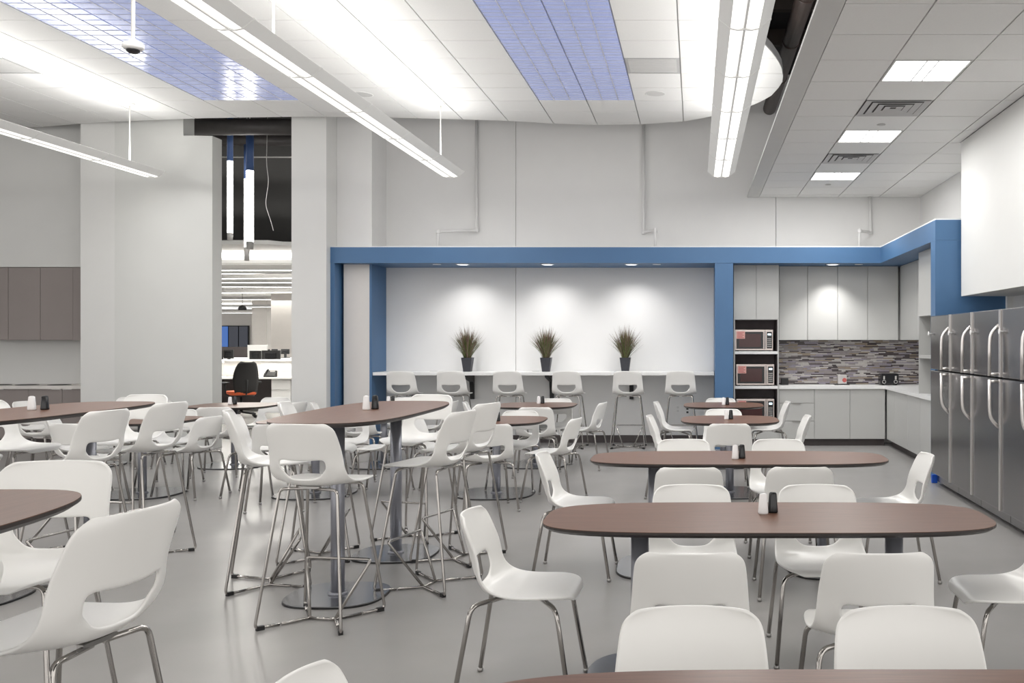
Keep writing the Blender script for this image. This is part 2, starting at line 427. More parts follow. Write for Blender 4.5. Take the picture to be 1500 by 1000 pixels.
# camera dome on its pole
y = 6.0; xx = X(195, y)
t = thing('dome_camera', 'white dome camera hanging from a thin pole at upper left', 'camera', (xx, y, Z(78, y)))
obj('pole', MB().tube([(0, 0, .08), (0, 0, CZ-Z(78, y))], .012), M['white'], t)
obj('housing', MB().lathe((0, 0, 0), [(.045, .02), (.062, .032), (.062, .055), (.03, .07), (.014, .09)], 24), M['wall'], t)
obj('dome', MB().lathe((0, 0, 0), [(.001, -.004), (.025, .0), (.04, .012), (.044, .024)], 20), M['blackgloss'], t)

# ------------------------------------------------------------------ pipes on the back wall
def pipe(label, pts, r=.022):
    P = [(X(a, WY-d), WY-d, Z(b, WY-d)) for a, b, d in pts]
    t = thing('wall_conduit', label, 'pipe', P[0], group='white conduits on the back wall')
    Q = [tuple(Vector(p)-Vector(P[0])) for p in P]
    obj('pipe_run', MB().tube(Q, r, .03), M['wall'], t)
    for q in (Q[1], Q[2]): obj('elbow', MB().lathe((q[0], q[1], q[2]-.03), [(r*1.25, 0), (r*1.4, .015), (r*1.4, .045), (r*1.25, .06)], 12), M['wall'], t)
pipe('white conduit on back wall above the second and third stools', [(698, 150, .05), (698, 337, .05), (642, 339, .45), (642, 364, .45)])
pipe('white conduit on back wall above the rightmost potted grass', [(943, 150, .05), (943, 340, .05), (960, 337, .4), (960, 364, .4)])
pipe('white conduit on back wall above the kitchen cabinets', [(1275, 288, .05), (1275, 340, .05), (1259, 338, .4), (1259, 364, .4)])

# ------------------------------------------------------------------ chairs
def shell_mesh(name, zs):
    # centre profile (y forward, z), seat front -> back top ; half width ; edge lift (dz) ; edge forward (dy)
    rows = [(.235, -.028, .115, .000, .0), (.230, -.012, .150, .000, .0), (.215, -.002, .182, .001, .0), (.185, .003, .208, .002, .0), (.13, .003, .224, .004, .0),
            (.06, -.003, .229, .008, .0), (-.01, -.010, .229, .016, .0), (-.075, -.014, .226, .030, .005), (-.125, -.010, .222, .046, .012), (-.160, .004, .218, .062, .022),
            (-.182, .028, .215, .068, .034), (-.196, .055, .213, .058, .046), (-.207, .090, .211, .045, .054), (-.216, .130, .209, .030, .058), (-.226, .170, .207, .018, .060),
            (-.238, .215, .204, .006, .058), (-.249, .258, .200, .0, .054), (-.257, .285, .196, -.001, .050), (-.262, .305, .188, -.003, .047), (-.266, .320, .172, -.004, .045), (-.268, .331, .146, -.003, .042)]
    us = [-1, -.93, -.8, -.62, -.4, -.2, 0, .2, .4, .62, .8, .93, 1]
    # slot: rows 10..13 (z .055-.13), columns |u| < .7
    bm = bmesh.new(); g = []
    for (y, z, hw, dz, dy) in rows:
        r = []
        for u in us:
            q = abs(u)**2.4
            r.append(bm.verts.new((u*hw, y+dy*q, zs+z+dz*q*(1 if abs(u) < .97 else 1.05))))
        g.append(r)
    for i in range(len(rows)-1):
        for j in range(len(us)-1):
            if i in (10, 11, 12) and 2 < j < 9: continue
            if i == 10 and False: continue
            bm.faces.new((g[i][j], g[i][j+1], g[i+1][j+1], g[i+1][j]))
    # flat upper edge of slot, bowl-shaped lower edge
    for j, sg in ((3, 1), (9, -1)):      # round the lower corners of the slot
        g[10][j].co += Vector((sg*.022, -.006, .024)); g[11][j].co += Vector((sg*.006, -.002, .008))
    me = bpy.data.meshes.new(name+'_cage'); bm.to_mesh(me); bm.free()
    o = bpy.data.objects.new('tmp', me); COL.objects.link(o)
    s1 = o.modifiers.new('s', 'SUBSURF'); s1.levels = 1; s1.render_levels = 1
    so = o.modifiers.new('t', 'SOLIDIFY'); so.thickness = .011; so.offset = 0
    s2 = o.modifiers.new('s2', 'SUBSURF'); s2.levels = 1; s2.render_levels = 1
    dg = bpy.context.evaluated_depsgraph_get(); dg.update()
    m2 = bpy.data.meshes.new_from_object(o.evaluated_get(dg)); m2.name = name
    bpy.data.objects.remove(o)
    for p in m2.polygons: p.use_smooth = True
    m2.materials.clear(); m2.materials.append(M['white'])
    return m2
def make_chair():
    t = thing('dining_chair', 'white chair prototype to be relabelled', 'chair')
    link('shell', shell_mesh('dining_shell', .455), t)
    for sx in (-1, 1):
        for sy in (-1, 1):
            fx, fy = sx*.243, (.235 if sy > 0 else -.255)
            pts = [(sx*.05, sy*.07, .426), (sx*.205, sy*(.170 if sy > 0 else .185), .410 if sy > 0 else .424), (fx, fy, .012)]
            l = obj('leg', MB().tube(pts, .0105, .045, 8), M['chrome'], t)
            obj('glide', MB().lathe((fx, fy, 0), [(.010, 0), (.014, .004), (.0135, .016), (.010, .02)], 10), M['chair_metal'], l)
    obj('bracket', MB().box(-.075, .075, -.085, -.045, .422, .445).box(-.075, .075, .05, .09, .422, .450).box(-.02, .02, -.06, .06, .424, .438), M['chair_metal'], t)
    return t
def make_stool():
    t = thing('bar_stool', 'white bar stool prototype to be relabelled', 'stool')
    link('shell', shell_mesh('stool_shell', .765), t)
    r = .0085
    tops = {}
    for sx in (-1, 1):
        for sy in (-1, 1):
            fx, fy = sx*.245, sy*.238
            pts = [(sx*.02, sy*.12, .738), (sx*.165, sy*.135, .735), (fx, fy, .012), (sx*.085*1.6, sy*.05*2.2, .012)]
            pts[3] = (fx+(sx*.075-fx)*.45, fy+(0-fy)*.45, .010)
            obj('leg', MB().tube(pts, r, .03, 8), M['chrome'], t)
            px_, py_ = fx+(sx*.075-fx)*.10, fy*(1-.10)
            o = obj('foot_pad', MB().box(-.02, .02, -.011, .011, 0, .022), M['black'], t)
            o.location = (px_, py_, 0); o.rotation_euler = (0, 0, math.atan2(-fy, sx*.075-fx))
        obj('runner', MB().tube([(sx*.163, .124, .010), (sx*.075, 0, .010), (sx*.163, -.124, .010)], r, 0, 8), M['chrome'], t)
    obj('cross_bar', MB().tube([(-.075, 0, .010), (.075, 0, .010)], r), M['chrome'], t)
    def legpt(sx, z): # on the front leg
        k = (.735-z)/(.735-.012); return (sx*(.165+.07*k), .135+.09*k, z)
    a, b = legpt(-1, .30), legpt(1, .30)
    obj('footrest', MB().tube([(-.075, .005, .012), (a[0]+.012, a[1]-.014, a[2]), (b[0]-.012, b[1]-.014, b[2]), (.075, .005, .012)], r, .02, 8), M['chrome'], t)
    obj('bracket', MB().box(-.06, .06, -.13, -.11, .738, .75).box(-.06, .06, .11, .13, .738, .757).box(-.012, .012, -.12, .12, .738, .748), M['chair_metal'], t)
    return t
PROTO = {'chair': make_chair(), 'stool': make_stool()}
USED = set()
LABELS = set()
def put(kind, x, y, rz, label, group):
    """rz = 0: the sitter faces +Y (away from the camera)"""
    assert label not in LABELS, label
    LABELS.add(label)
    if kind not in USED:
        USED.add(kind); o = PROTO[kind]
        KIDS[o.name] = [c for c in o.children]
        for c in KIDS[o.name]: KIDS[c.name] = [d for d in c.children]
        o.location = (x, y, 0); o.rotation_euler = (0, 0, rz); tag(o, label, None, group)
    else: o = copy_tree(PROTO[kind], (x, y, 0), rz, label, group=group)
    return o

# ------------------------------------------------------------------ tables
def sup(a, b, n, N=72, k=1.0):
    p = []
    for i in range(N):
        t = 2*PI*i/N; c, s_ = math.cos(t), math.sin(t)
        p.append((a*k*math.copysign(abs(c)**(2/n), c), b*k*math.copysign(abs(s_)**(2/n), s_)))
    return p
def table(x, y, z, lx, ly, cols, label, group, n=2.7, name='dining_table', base=.36, rz=0, baser=None):
    assert label not in LABELS; LABELS.add(label)
    t = thing(name, label, 'table', (x, y, 0), rz, group)
    wood = M['wood'] if lx >= ly else M['wood_y']
    obj('tabletop', MB().prism(sup(lx/2, ly/2, n), z-.010, z), wood, t)
    mb = MB()
    a = sup(lx/2+.001, ly/2+.001, n); b = sup(lx/2-.018, ly/2-.018, n); N = len(a)
    mb.add([(p[0], p[1], z-.002) for p in a]+[(p[0], p[1], z-.012) for p in a]+[(p[0], p[1], z-.026) for p in b],
           [(i, (i+1) % N, N+(i+1) % N, N+i) for i in range(N)]+[(N+i, N+(i+1) % N, 2*N+(i+1) % N, 2*N+i) for i in range(N)]+[[2*N+i for i in range(N)]])
    obj('edge_band', mb, M['edge'], t)
    for cx, cy in cols:
        c = obj('column', MB().lathe((cx, cy, 0), [(.040, .016), (.040, z-.03)], 24), M['column_metal'], t)
        obj('collar', MB().lathe((cx, cy, .014), [(.055, 0), (.055, .012), (.042, .016)], 24), M['column_metal'], c)
        obj('mounting_plate', MB().box(cx-.09, cx+.09, cy-.09, cy+.09, z-.034, z-.0262), M['black'], c)
        bx = baser or base
        mb = MB().prism([(cx+p[0], cy+p[1]) for p in sup(bx, base, 2.8, 48)], .006, .015)
        bp = obj('base_plate', mb, M['base_metal'], t)
        obj('base_rim', MB().prism([(cx+p[0], cy+p[1]) for p in sup(bx+.003, base+.003, 2.8, 48)], 0, .010), M['black'], bp)
    return t
LONG = 'long low dining tables'; SMALL = 'small low dining tables'; BAR = 'tall bar tables'
TX = {}
def T_(key, x, y, phrase): TX[key] = (x, y, phrase)
T_('L1', .44, 1.925, 'the foreground long table'); T_('L2', .32, 4.29, 'the second long table'); T_('L3', .29, 6.45, 'the third long table')
for key, desc in (('L1', 'long walnut dining table cropped by the bottom edge of the photo'), ('L2', 'long walnut dining table second from the front at right'), ('L3', 'long walnut dining table third from the front at right')):
    x, y, _ = TX[key]
    table(x, y, .74, 1.98, .74, [(-.57, 0), (.57, 0)], desc, LONG, base=.36, n=3.8, baser=.25)
T_('R4', .34, 9.55, 'the nearer small table by the microwaves'); T_('R5', .34, 11.70, 'the farther small table by the microwaves')
T_('C6', -1.98, 9.5, 'the nearer small table right of centre bar table'); T_('C7', -1.95, 11.70, 'the small table under the middle potted grass')
T_('D12', -3.78, 9.5, 'the small table just behind centre bar table'); T_('D13', -3.80, 11.65, 'the small table below the left potted grass')
T_('E10', -5.50, 9.5, 'the nearer small table before the office opening'); T_('E9', -5.62, 11.65, 'the farther small table before the office opening')
T_('F15', -7.4, 11.65, 'the small table by the taupe cabinets')
for key in ('R4', 'R5', 'C6', 'C7', 'D12', 'D13', 'E10', 'E9', 'F15'):
    x, y, ph = TX[key]
    d = ph.replace('the ', '', 1).replace('small table', 'small walnut dining table').replace('nearer small', 'nearer small')
    table(x, y, .74, .97, .97, [(0, 0)], d, SMALL, n=3.3, base=.37)
TX['B1'] = (-2.10, 1.96, 'the lower left bar table'); TX['B2'] = (-2.14, 6.27, 'the centre bar table'); TX['B3'] = (-4.28, 6.2, 'the left bar table')
for key, d in (('B1', 'tall walnut bar table cropped at the lower left'), ('B2', 'tall walnut bar table at centre with two columns'), ('B3', 'tall walnut bar table cropped at left edge beneath pendant')):
    x, y, _ = TX[key]
    table(x, y, 1.07, .76, 1.98, [(0, -.555), (0, .555)], d, BAR, n=3.4, name='bar_table', base=.285)

# chairs: table key, dx, dy, rotation (deg, 0 faces away from camera), side words
R = math.radians
CH = 'white dining chairs around the low tables'; ST = 'white bar stools around the bar tables'
def seat(kind, key, x, y, deg, side):
    lab = ('white chair ' if kind == 'chair' else 'white bar stool ')+side+' '+TX[key][2]
    put(kind, x, y, R(deg), lab, CH if kind == 'chair' else ST)
# facing: 0 = +Y, 180 = -Y (towards camera), -90 = +X, 90 = -X
seat('chair', 'L1', -.01, 2.42, 180, 'at left of the far side of')
seat('chair', 'L1', .585, 2.42, 181, 'at right of the far side of')
seat('chair', 'L1', -.645, 2.08, -92, 'at the left end of')
seat('chair', 'L2', -.02, 3.60, 0, 'left, backing the camera at')
seat('chair', 'L2', .645, 3.60, 1, 'right, backing the camera at')
seat('chair', 'L2', -.02, 4.68, 180, 'at left of the far side of')
seat('chair', 'L2', .62, 4.68, 180, 'at right of the far side of')
seat('chair', 'L2', -.745, 4.17, -91, 'at the left end of')
seat('chair', 'L2', 1.36, 4.12, 90, 'at the right end of')
seat('chair', 'L3', -.04, 5.84, 0, 'left, backing the camera at')
seat('chair', 'L3', .617, 5.86, 0, 'right, backing the camera at')
seat('chair', 'L3', -.09, 6.95, 180, 'at left of the far side of')
seat('chair', 'L3', .62, 6.95, 180, 'at right of the far side of')
seat('chair', 'L3', -.78, 6.3, -91, 'at the left end of')
seat('chair', 'L3', 1.28, 6.25, 90, 'at the right end of')
seat('chair', 'R4', .30, 8.77, 0, 'backing the camera at')
seat('chair', 'R4', .30, 10.10, 180, 'on the far side of')
seat('chair', 'R4', -.22, 9.45, -92, 'on the left of')
seat('chair', 'R4', .87, 9.45, 90, 'on the right of')
seat('chair', 'R5', .32, 12.05, 180, 'on the far side of')
seat('chair', 'R5', -.24, 11.55, -92, 'on the left of')
seat('chair', 'R5', .88, 11.6, 91, 'on the right of')
seat('chair', 'C6', -1.90, 8.68, 22, 'backing the camera at')
seat('chair', 'C6', -1.86, 9.85, 176, 'on the far side of')
seat('chair', 'C6', -1.37, 9.2, 78, 'on the right of')
seat('chair', 'C6', -2.55, 9.5, -88, 'on the left of')
seat('chair', 'C7', -1.80, 10.85, 4, 'backing the camera at')
seat('chair', 'C7', -1.78, 11.98, 178, 'on the far side of')
seat('chair', 'C7', -1.34, 11.5, 80, 'on the right of')
seat('chair', 'C7', -2.54, 11.55, -80, 'on the left of')
seat('chair', 'D12', -3.78, 8.72, 10, 'backing the camera at')
seat('chair', 'D12', -3.70, 10.05, 180, 'on the far side of')
seat('chair', 'D12', -3.15, 9.55, 88, 'on the right of')
seat('chair', 'D12', -4.36, 9.5, -85, 'on the left of')
seat('chair', 'D13', -3.2, 11.75, 85, 'on the right of')
seat('chair', 'D13', -4.35, 11.5, -75, 'on the left of')
seat('chair', 'D13', -3.75, 12.2, 180, 'on the far side of')
seat('chair', 'D13', -3.85, 10.95, 5, 'backing the camera at')
seat('chair', 'E10', -4.97, 9.4, 78, 'on the right of')
seat('chair', 'E10', -5.60, 8.8, -12, 'backing the camera at')
seat('chair', 'E10', -6.10, 9.45, -70, 'on the left of')
seat('chair', 'E10', -5.55, 10.08, 185, 'on the far side of')
seat('chair', 'E9', -5.40, 10.86, 10, 'backing the camera at')
seat('chair', 'E9', -5.45, 12.2, 180, 'on the far side of')
seat('chair', 'E9', -5.02, 11.6, 80, 'on the right of')
seat('chair', 'E9', -6.22, 11.6, -88, 'on the left of')
seat('chair', 'F15', -7.45, 10.9, 6, 'backing the camera at')
seat('chair', 'F15', -7.35, 12.25, 182, 'on the far side of')
seat('chair', 'F15', -6.84, 11.6, 80, 'on the right of')
seat('chair', 'F15', -7.98, 11.65, -88, 'on the left of')
# stools
seat('stool', 'B2', -2.04, 5.22, -9, 'at the near end of')
seat('stool', 'B2', -1.66, 5.97, 76, 'nearer on the right of')
seat('stool', 'B2', -1.66, 6.72, 72, 'farther on the right of')
seat('stool', 'B2', -2.68, 6.02, -68, 'nearer on the left of')
seat('stool', 'B2', -2.66, 6.76, -78, 'farther on the left of')
seat('stool', 'B2', -2.17, 7.42, 164, 'at the far end of')
seat('stool', 'B3', -4.42, 7.42, 172, 'at the far end of')
seat('stool', 'B3', -3.90, 6.02, 80, 'nearer on the right of')
seat('stool', 'B3', -3.91, 6.75, 80, 'farther on the right of')
seat('stool', 'B3', -4.86, 6.82, -95, 'farther on the left of')
seat('stool', 'B3', -4.80, 6.15, -90, 'nearer on the left of')
seat('stool', 'B1', -2.27, 3.20, 184, 'at the far end of')
seat('stool', 'B1', -1.685, 2.52, 82, 'farther on the right of')
seat('stool', 'B1', -1.66, 1.80, 86, 'nearer on the right of')
SL = ['beside the blue pier', 'second from the blue pier', 'below and right of the left plant', 'below and right of the middle plant', 'directly below the right plant', 'nearest the microwaves']
for i, px in enumerate((586, 660, 742, 830, 919, 997)):
    y = 13.42
    put('stool', X(px, y), 13.66, R(random.uniform(-3, 3)), 'white bar stool at the back counter '+SL[i], 'white bar stools along the back counter')

# ------------------------------------------------------------------ shakers
def shaker(x, y, z, black, where):
    lab = ('black pepper shaker on ' if black else 'white salt shaker on ')+where
    t = thing('pepper_shaker' if black else 'salt_shaker', lab, 'shaker', (x, y, z), group='black pepper shakers' if black else 'white salt shakers')
    m = M['blackgloss'] if black else M['ceramic']
    q = lambda r: [(math.copysign(abs(math.cos(a))**.7, math.cos(a))*r, math.copysign(abs(math.sin(a))**.7, math.sin(a))*r) for a in [2*PI*i/24 for i in range(24)]]
    vs = []; fs = []; lv = [(.020, 0), (.0235, .003), (.0235, .010), (.0175, .086), (.015, .090)]
    for r, zz in lv: vs += [(a, b, zz) for a, b in q(r)]
    for k in range(len(lv)-1):
        for i in range(24): fs.append((k*24+i, k*24+(i+1) % 24, (k+1)*24+(i+1) % 24, (k+1)*24+i))
    mb = MB(); mb.add(vs, fs, True); mb.add(vs[:24], [list(range(24))]); mb.add(vs[-24:], [list(range(24))])
    obj('body', mb, m, t)
    obj('cap', MB().lathe((0, 0, .0895), [(.0135, 0), (.012, .003), (.004, .004)], 16), M['chair_metal'] if False else m, t)
for key, px, py in (('L2', 1118, 752), ('L3', 1077, 672), ('R4', 1064, 614), ('R5', 1060, 593), ('C6', 721.5, 617), ('C7', 789, 591), ('D13', 569, 591), ('E9', 337, 592)):
    y = (H-.74)*F/(py-CY); x = X(px, y)
    shaker(x, y, .74, False, TX[key][2]); shaker(x+.046, y+.03, .74, True, TX[key][2])
y = .46*F/(600-CY); shaker(X(536.5, y), y, 1.07, False, TX['B2'][2]); shaker(X(536.5, y)+.042, y+.05, 1.07, True, TX['B2'][2])
y = .46*F/(600.5-CY); shaker(X(46.5, y), y, 1.07, False, TX['B3'][2]); shaker(X(46.5, y)+.066, y+.03, 1.07, True, TX['B3'][2])

# ------------------------------------------------------------------ bar counter in niche
t = thing('bar_counter', 'white wall counter running along the lit niche behind the stools', 'counter', (-2.18, 14.0, 1.07))
obj('worktop', B(-2.444, 2.444, -.32, .298, -.045, 0), M['counter'], t, bevel=.003)
for i, px in enumerate((688, 806, 924)):
    xx = X(px, 14.1)+2.18
    mb = MB().prism([(.29, -.046), (-.22, -.046), (-.22, -.075), (.20, -.16), (.24, -.30), (.24, -.42), (.29, -.42)], xx-.03, xx+.03, axis='x')
    obj('support_bracket', mb, M['black'], t)
for i, px in enumerate((635, 785, 905)):
    tt = thing('power_grommet', ('flat power grommet on counter left of left plant', 'flat power grommet on counter left of middle plant', 'flat power grommet on counter left of right plant')[i], 'grommet', (X(px, 14.1), 14.1, 1.07), group='counter power grommets')
    obj('lid', B(-.05, .05, -.03, .03, 0, .004), M['wgrey'], tt)
for i, (px, py) in enumerate(((993, 599), (1007, 601))):
    tt = thing('wall_outlet', ('white wall outlet below counter near the microwaves, left one', 'dark wall outlet below counter near the microwaves, right one')[i], 'outlet', (X(px, 14.295), 14.295, Z(py, 14.295)), group='wall outlets')
    obj('plate', B(-.036, .036, -.006, .004, -.058, .058), M['wall'], tt)
    obj('socket', B(-.016, .016, -.009, -.006, -.04, -.012).box(-.016, .016, -.009, -.006, .012, .04), M['gypsum'] if i == 0 else M['black'], tt)
# downlights
for i, (x, lab) in enumerate([(NICHE_SPOTS[0], 'bright recessed downlight above the left potted grass'), (NICHE_SPOTS[1], 'bright recessed downlight above the middle potted grass'),
                              (NICHE_SPOTS[2], 'bright recessed downlight above the right potted grass'), (1.96, 'bright recessed downlight above the kitchen cabinets')]):
    t = thing('downlight', lab, 'downlight', (x, 13.66, 2.613), group='recessed downlights')
    obj('trim_ring', MB().lathe((0, 0, -.008), [(.095, .008), (.095, .002), (.08, 0), (.076, .006)], 24, False), M['white'], t)
    obj('lamp', MB().lathe((0, 0, -.006), [(.076, .004), (.076, 0)], 24), M['lens_hi'], t)
for i, (px, lab) in enumerate(((640, 'small unlit recessed fitting left of the left downlight'), (962, 'small unlit recessed fitting right of the right niche downlight'), (1258, 'small unlit recessed fitting right of kitchen downlight'))):
    t = thing('recessed_fitting', lab, 'downlight', (X(px, 13.66), 13.66, 2.613), group='unlit recessed fittings')
    obj('trim_ring', MB().lathe((0, 0, -.005), [(.06, .005), (.058, 0), (.045, .002)], 20), M['wall'], t)

# ------------------------------------------------------------------ potted grasses
def plant(px, lab, seed):
    rnd = random.Random(seed); y = 13.98
    t = thing('potted_grass', lab, 'plant', (X(px, y), y, 1.07), group='potted grasses on the back counter')
    def sq(r): return [(r*c, r*s_) for c, s_ in ((-1, -1), (1, -1), (1, 1), (-1, 1))]
    vs = [(a, b, 0) for a, b in sq(.052)]+[(a, b, .205) for a, b in sq(.078)]+[(a, b, .205) for a, b in sq(.066)]+[(a, b, .17) for a, b in sq(.062)]
    fs = [(3, 2, 1, 0)]+[(k*4+i, k*4+(i+1) % 4, k*4+4+(i+1) % 4, k*4+4+i) for k in range(3) for i in range(4)]
    mb = MB(); mb.add(vs, fs); obj('pot', mb, M['pot'], t)
    obj('soil', B(-.063, .063, -.063, .063, .15, .175), M['black'], t)
    for nm, m, n in (('green_blades', M['grass_g'], 170), ('brown_blades', M['grass_b'], 190)):
        mb = MB()
        for i in range(n):
            a = rnd.uniform(0, 2*PI); r0 = rnd.uniform(0, .045); sp = .29*rnd.uniform(.02, 1)**.8; h = rnd.uniform(.34, .56)*(1-.30*(sp/.29)**2)
            if nm == 'green_blades': h *= .85
            bx, by = r0*math.cos(a), r0*math.sin(a); a2 = a+rnd.uniform(-.4, .4)
            wd = rnd.uniform(.0026, .0048); ca, sa = math.cos(a2+PI/2)*wd, math.sin(a2+PI/2)*wd
            P = []
            for k in range(4):
                q = k/3; d = sp*q**1.5; P.append((bx+math.cos(a2)*d, by+math.sin(a2)*d, .17+h*q))
            vs = []
            for k, p in enumerate(P[:3]): vs += [(p[0]-ca, p[1]-sa, p[2]), (p[0]+ca, p[1]+sa, p[2])]
            vs.append(P[3]); mb.add(vs, [(0, 1, 3, 2), (2, 3, 5, 4), (4, 5, 6)])
        me = mb.mesh(nm, m); tag(link(nm, me, t), kind='stuff')
plant(685, 'potted ornamental grass on the back counter, leftmost of three', 1)
plant(800, 'potted ornamental grass on the back counter, middle of three', 2)
plant(916, 'potted ornamental grass on the back counter, rightmost of three', 3)

# ------------------------------------------------------------------ kitchen
def cabinet(name, label, x0, x1, y0, y1, z0, z1, doors, face='y', kind='door', group=None, m=M['cab'], handle='top', kick=False, cat='cabinet'):
    """doors: list of (a0,a1,z0,z1[,handle centre]) on the front; face 'y': front at y0, face 'x': front at x0"""
    bx, by = (x0+x1)/2, (y0+y1)/2
    t = thing(name, label, cat, (bx, by, z0), group=group)
    mb = B(x0-bx+(.02 if face == 'x' else 0), x1-bx, y0-by+(.02 if face == 'y' else 0), y1-by, 0+(.10 if kick else 0), z1-z0)
    obj('body', mb, m, t)
    if kick:
        o = (x0-bx+.075, x1-bx, y0-by, y1-by) if face == 'x' else (x0-bx, x1-bx, y0-by+.075, y1-by)
        obj('kick_board', B(*o, 0, .099), M['kick'], t)
    for d in doors:
        a0, a1, c0, c1 = d[:4]; g = .003
        if face == 'y': q = B(a0-bx+g, a1-bx-g, y0-by, y0-by+.018, c0-z0+g, c1-z0-g)
        else: q = B(x0-bx, x0-bx+.018, a0-by+g, a1-by-g, c0-z0+g, c1-z0-g)
        dr = obj(d[5] if len(d) > 5 else kind, q, m, t, bevel=.002)
        if len(d) > 4 and d[4] is not None:
            hc = d[4]
            if face == 'y': hb = B(hc-bx-.065, hc-bx+.065, y0-by-.014, y0-by+.004, c1-z0-.010, c1-z0-.001)
            else: hb = B(x0-bx-.014, x0-bx+.004, hc-by-.065, hc-by+.065, c1-z0-.010, c1-z0-.001)
            obj('handle', hb, M['chair_metal'], dr)
    return t
BY = 13.82
KT = .87
xk = [X(p, BY) for p in (1141, 1193, 1245, 1298)]
cabinet('drawer_cabinet', 'light grey base cabinet with three drawers beside the microwaves', xk[0], xk[1], BY, 14.29, 0, KT-.045,
        [(xk[0], xk[1], .62, .825, (xk[0]+xk[1])/2, 'drawer'), (xk[0], xk[1], .36, .62, (xk[0]+xk[1])/2, 'drawer'), (xk[0], xk[1], .10, .36, (xk[0]+xk[1])/2, 'drawer')], kick=True, group='kitchen base cabinets')
cabinet('base_cabinet', 'light grey double-door base cabinet under the toasters', xk[1], xk[3]-.012, BY, 14.29, 0, KT-.045,
        [(xk[1], xk[2], .10, .825, xk[2]-.09), (xk[2], xk[3]-.012, .10, .825, xk[2]+.09)], kick=True, group='kitchen base cabinets')
XR = 2.76
yr = [13.80, 13.25, 12.45, 11.75, 11.09]
cabinet('base_cabinet', 'light grey base cabinet run along the right wall by the refrigerators', XR, 3.355, 11.09, 13.80, 0, KT-.045,
        [(yr[1], yr[0], .10, .825, yr[1]+.10), (yr[2], yr[1], .10, .825, yr[2]+.10), (yr[3], yr[2], .10, .825, yr[3]+.10), (yr[4], yr[3], .10, .825, yr[4]+.10)], face='x', kick=True, group='kitchen base cabinets')
t = thing('kitchen_worktop', 'white L-shaped kitchen worktop turning the corner', 'worktop', (2.0, 14.0, KT-.0449))
mb = MB().prism([(xk[0]-2, 13.79-14), (XR-.03-2, 13.79-14), (XR-.03-2, 11.08-14), (3.356-2, 11.08-14), (3.356-2, .297), (xk[0]-2, .297)], 0, .045)
obj('slab', mb, M['counter'], t)
UY = 13.97
xu = [X(p, UY) for p in (1141, 1183, 1227, 1271, 1316)]
for i in range(4):
    cabinet('wall_cabinet', 'light grey wall cabinet above the mosaic, '+('nearest the microwave tower', 'second from the microwave tower', 'third from the microwave tower', 'next to the corner')[i],
            xu[i]+.001, xu[i+1]-.001, UY, 14.28, H, 2.611, [(xu[i], xu[i+1], H, 2.611)], group='kitchen wall cabinets')
cabinet('wall_cabinet', 'light grey wall cabinet around the corner on right wall', 2.985, 3.355, 11.84, 13.96, H, 2.611, [(12.9, 13.95, H, 2.611), (11.84, 12.9, H, 2.611)], face='x', group='kitchen wall cabinets')
# mosaic
mb = MB(); rnd = random.Random(3); z = .872; rh = .0172
while z+rh < H:
    x = 1.19+rnd.uniform(-.1, 0)
    while x < 3.35:
        L = rnd.choice((.06, .1, .14, .19)); a, b = max(x, 1.19), min(x+L, 3.355)
        mb.mi = rnd.choices(range(5), (3, 3, 3, 1.5, 2))[0]
        if b-a > .01: mb.box(a+.001, b-.001, 14.283-rnd.uniform(.001, .004), 14.290, z+.001, z+rh-.001)
        x += L
    z += rh
tag(obj('mosaic_backsplash', mb, MOS), 'grey linear glass mosaic backsplash behind kitchen worktop', 'backsplash', kind='stuff')
struct('trim_backsplash_grout', B(1.19, 3.356, 14.288, 14.299, .872, H), M['kick'])
# microwave tower
TY = 13.76; a0, a1 = .548, 1.198; bx = (a0+a1)/2
t = thing('microwave_tower', 'tall light grey cabinet tower with three open microwave bays', 'cabinet', (bx, TY, 0))
hw = (a1-a0)/2
for s_ in (-1, 1): obj('side_panel', B(s_*hw, s_*(hw-.018), 0, .53, .10, 2.611), M['cab'], t)
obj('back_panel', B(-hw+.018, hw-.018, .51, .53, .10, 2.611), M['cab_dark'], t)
obj('kick_board', B(-hw, hw, .07, .50, 0, .099), M['kick'], t)
for za, zb in ((1.33, 1.37), (.83, .87), (.33, .37)): obj('shelf', B(-hw+.018, hw-.018, 0, .51, za, zb), M['counter'], t)
for za, zb in ((.871, 1.329), (1.371, 1.82), (.371, .829)):
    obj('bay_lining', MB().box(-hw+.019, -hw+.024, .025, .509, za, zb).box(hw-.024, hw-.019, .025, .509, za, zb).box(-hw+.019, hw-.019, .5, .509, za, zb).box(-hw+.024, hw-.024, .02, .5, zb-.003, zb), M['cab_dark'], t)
obj('top_box', B(-hw+.018, hw-.018, .02, .51, 1.822, 2.61), M['cab'], t)
for s_ in (-1, 1): obj('door', B(s_*.002+(0), s_*(hw-.002), -.002, .018, 1.825, 2.61), M['cab'], t, bevel=.002)
obj('door', B(-hw+.02, hw-.02, 0, .018, .105, .325), M['cab'], t, bevel=.002)
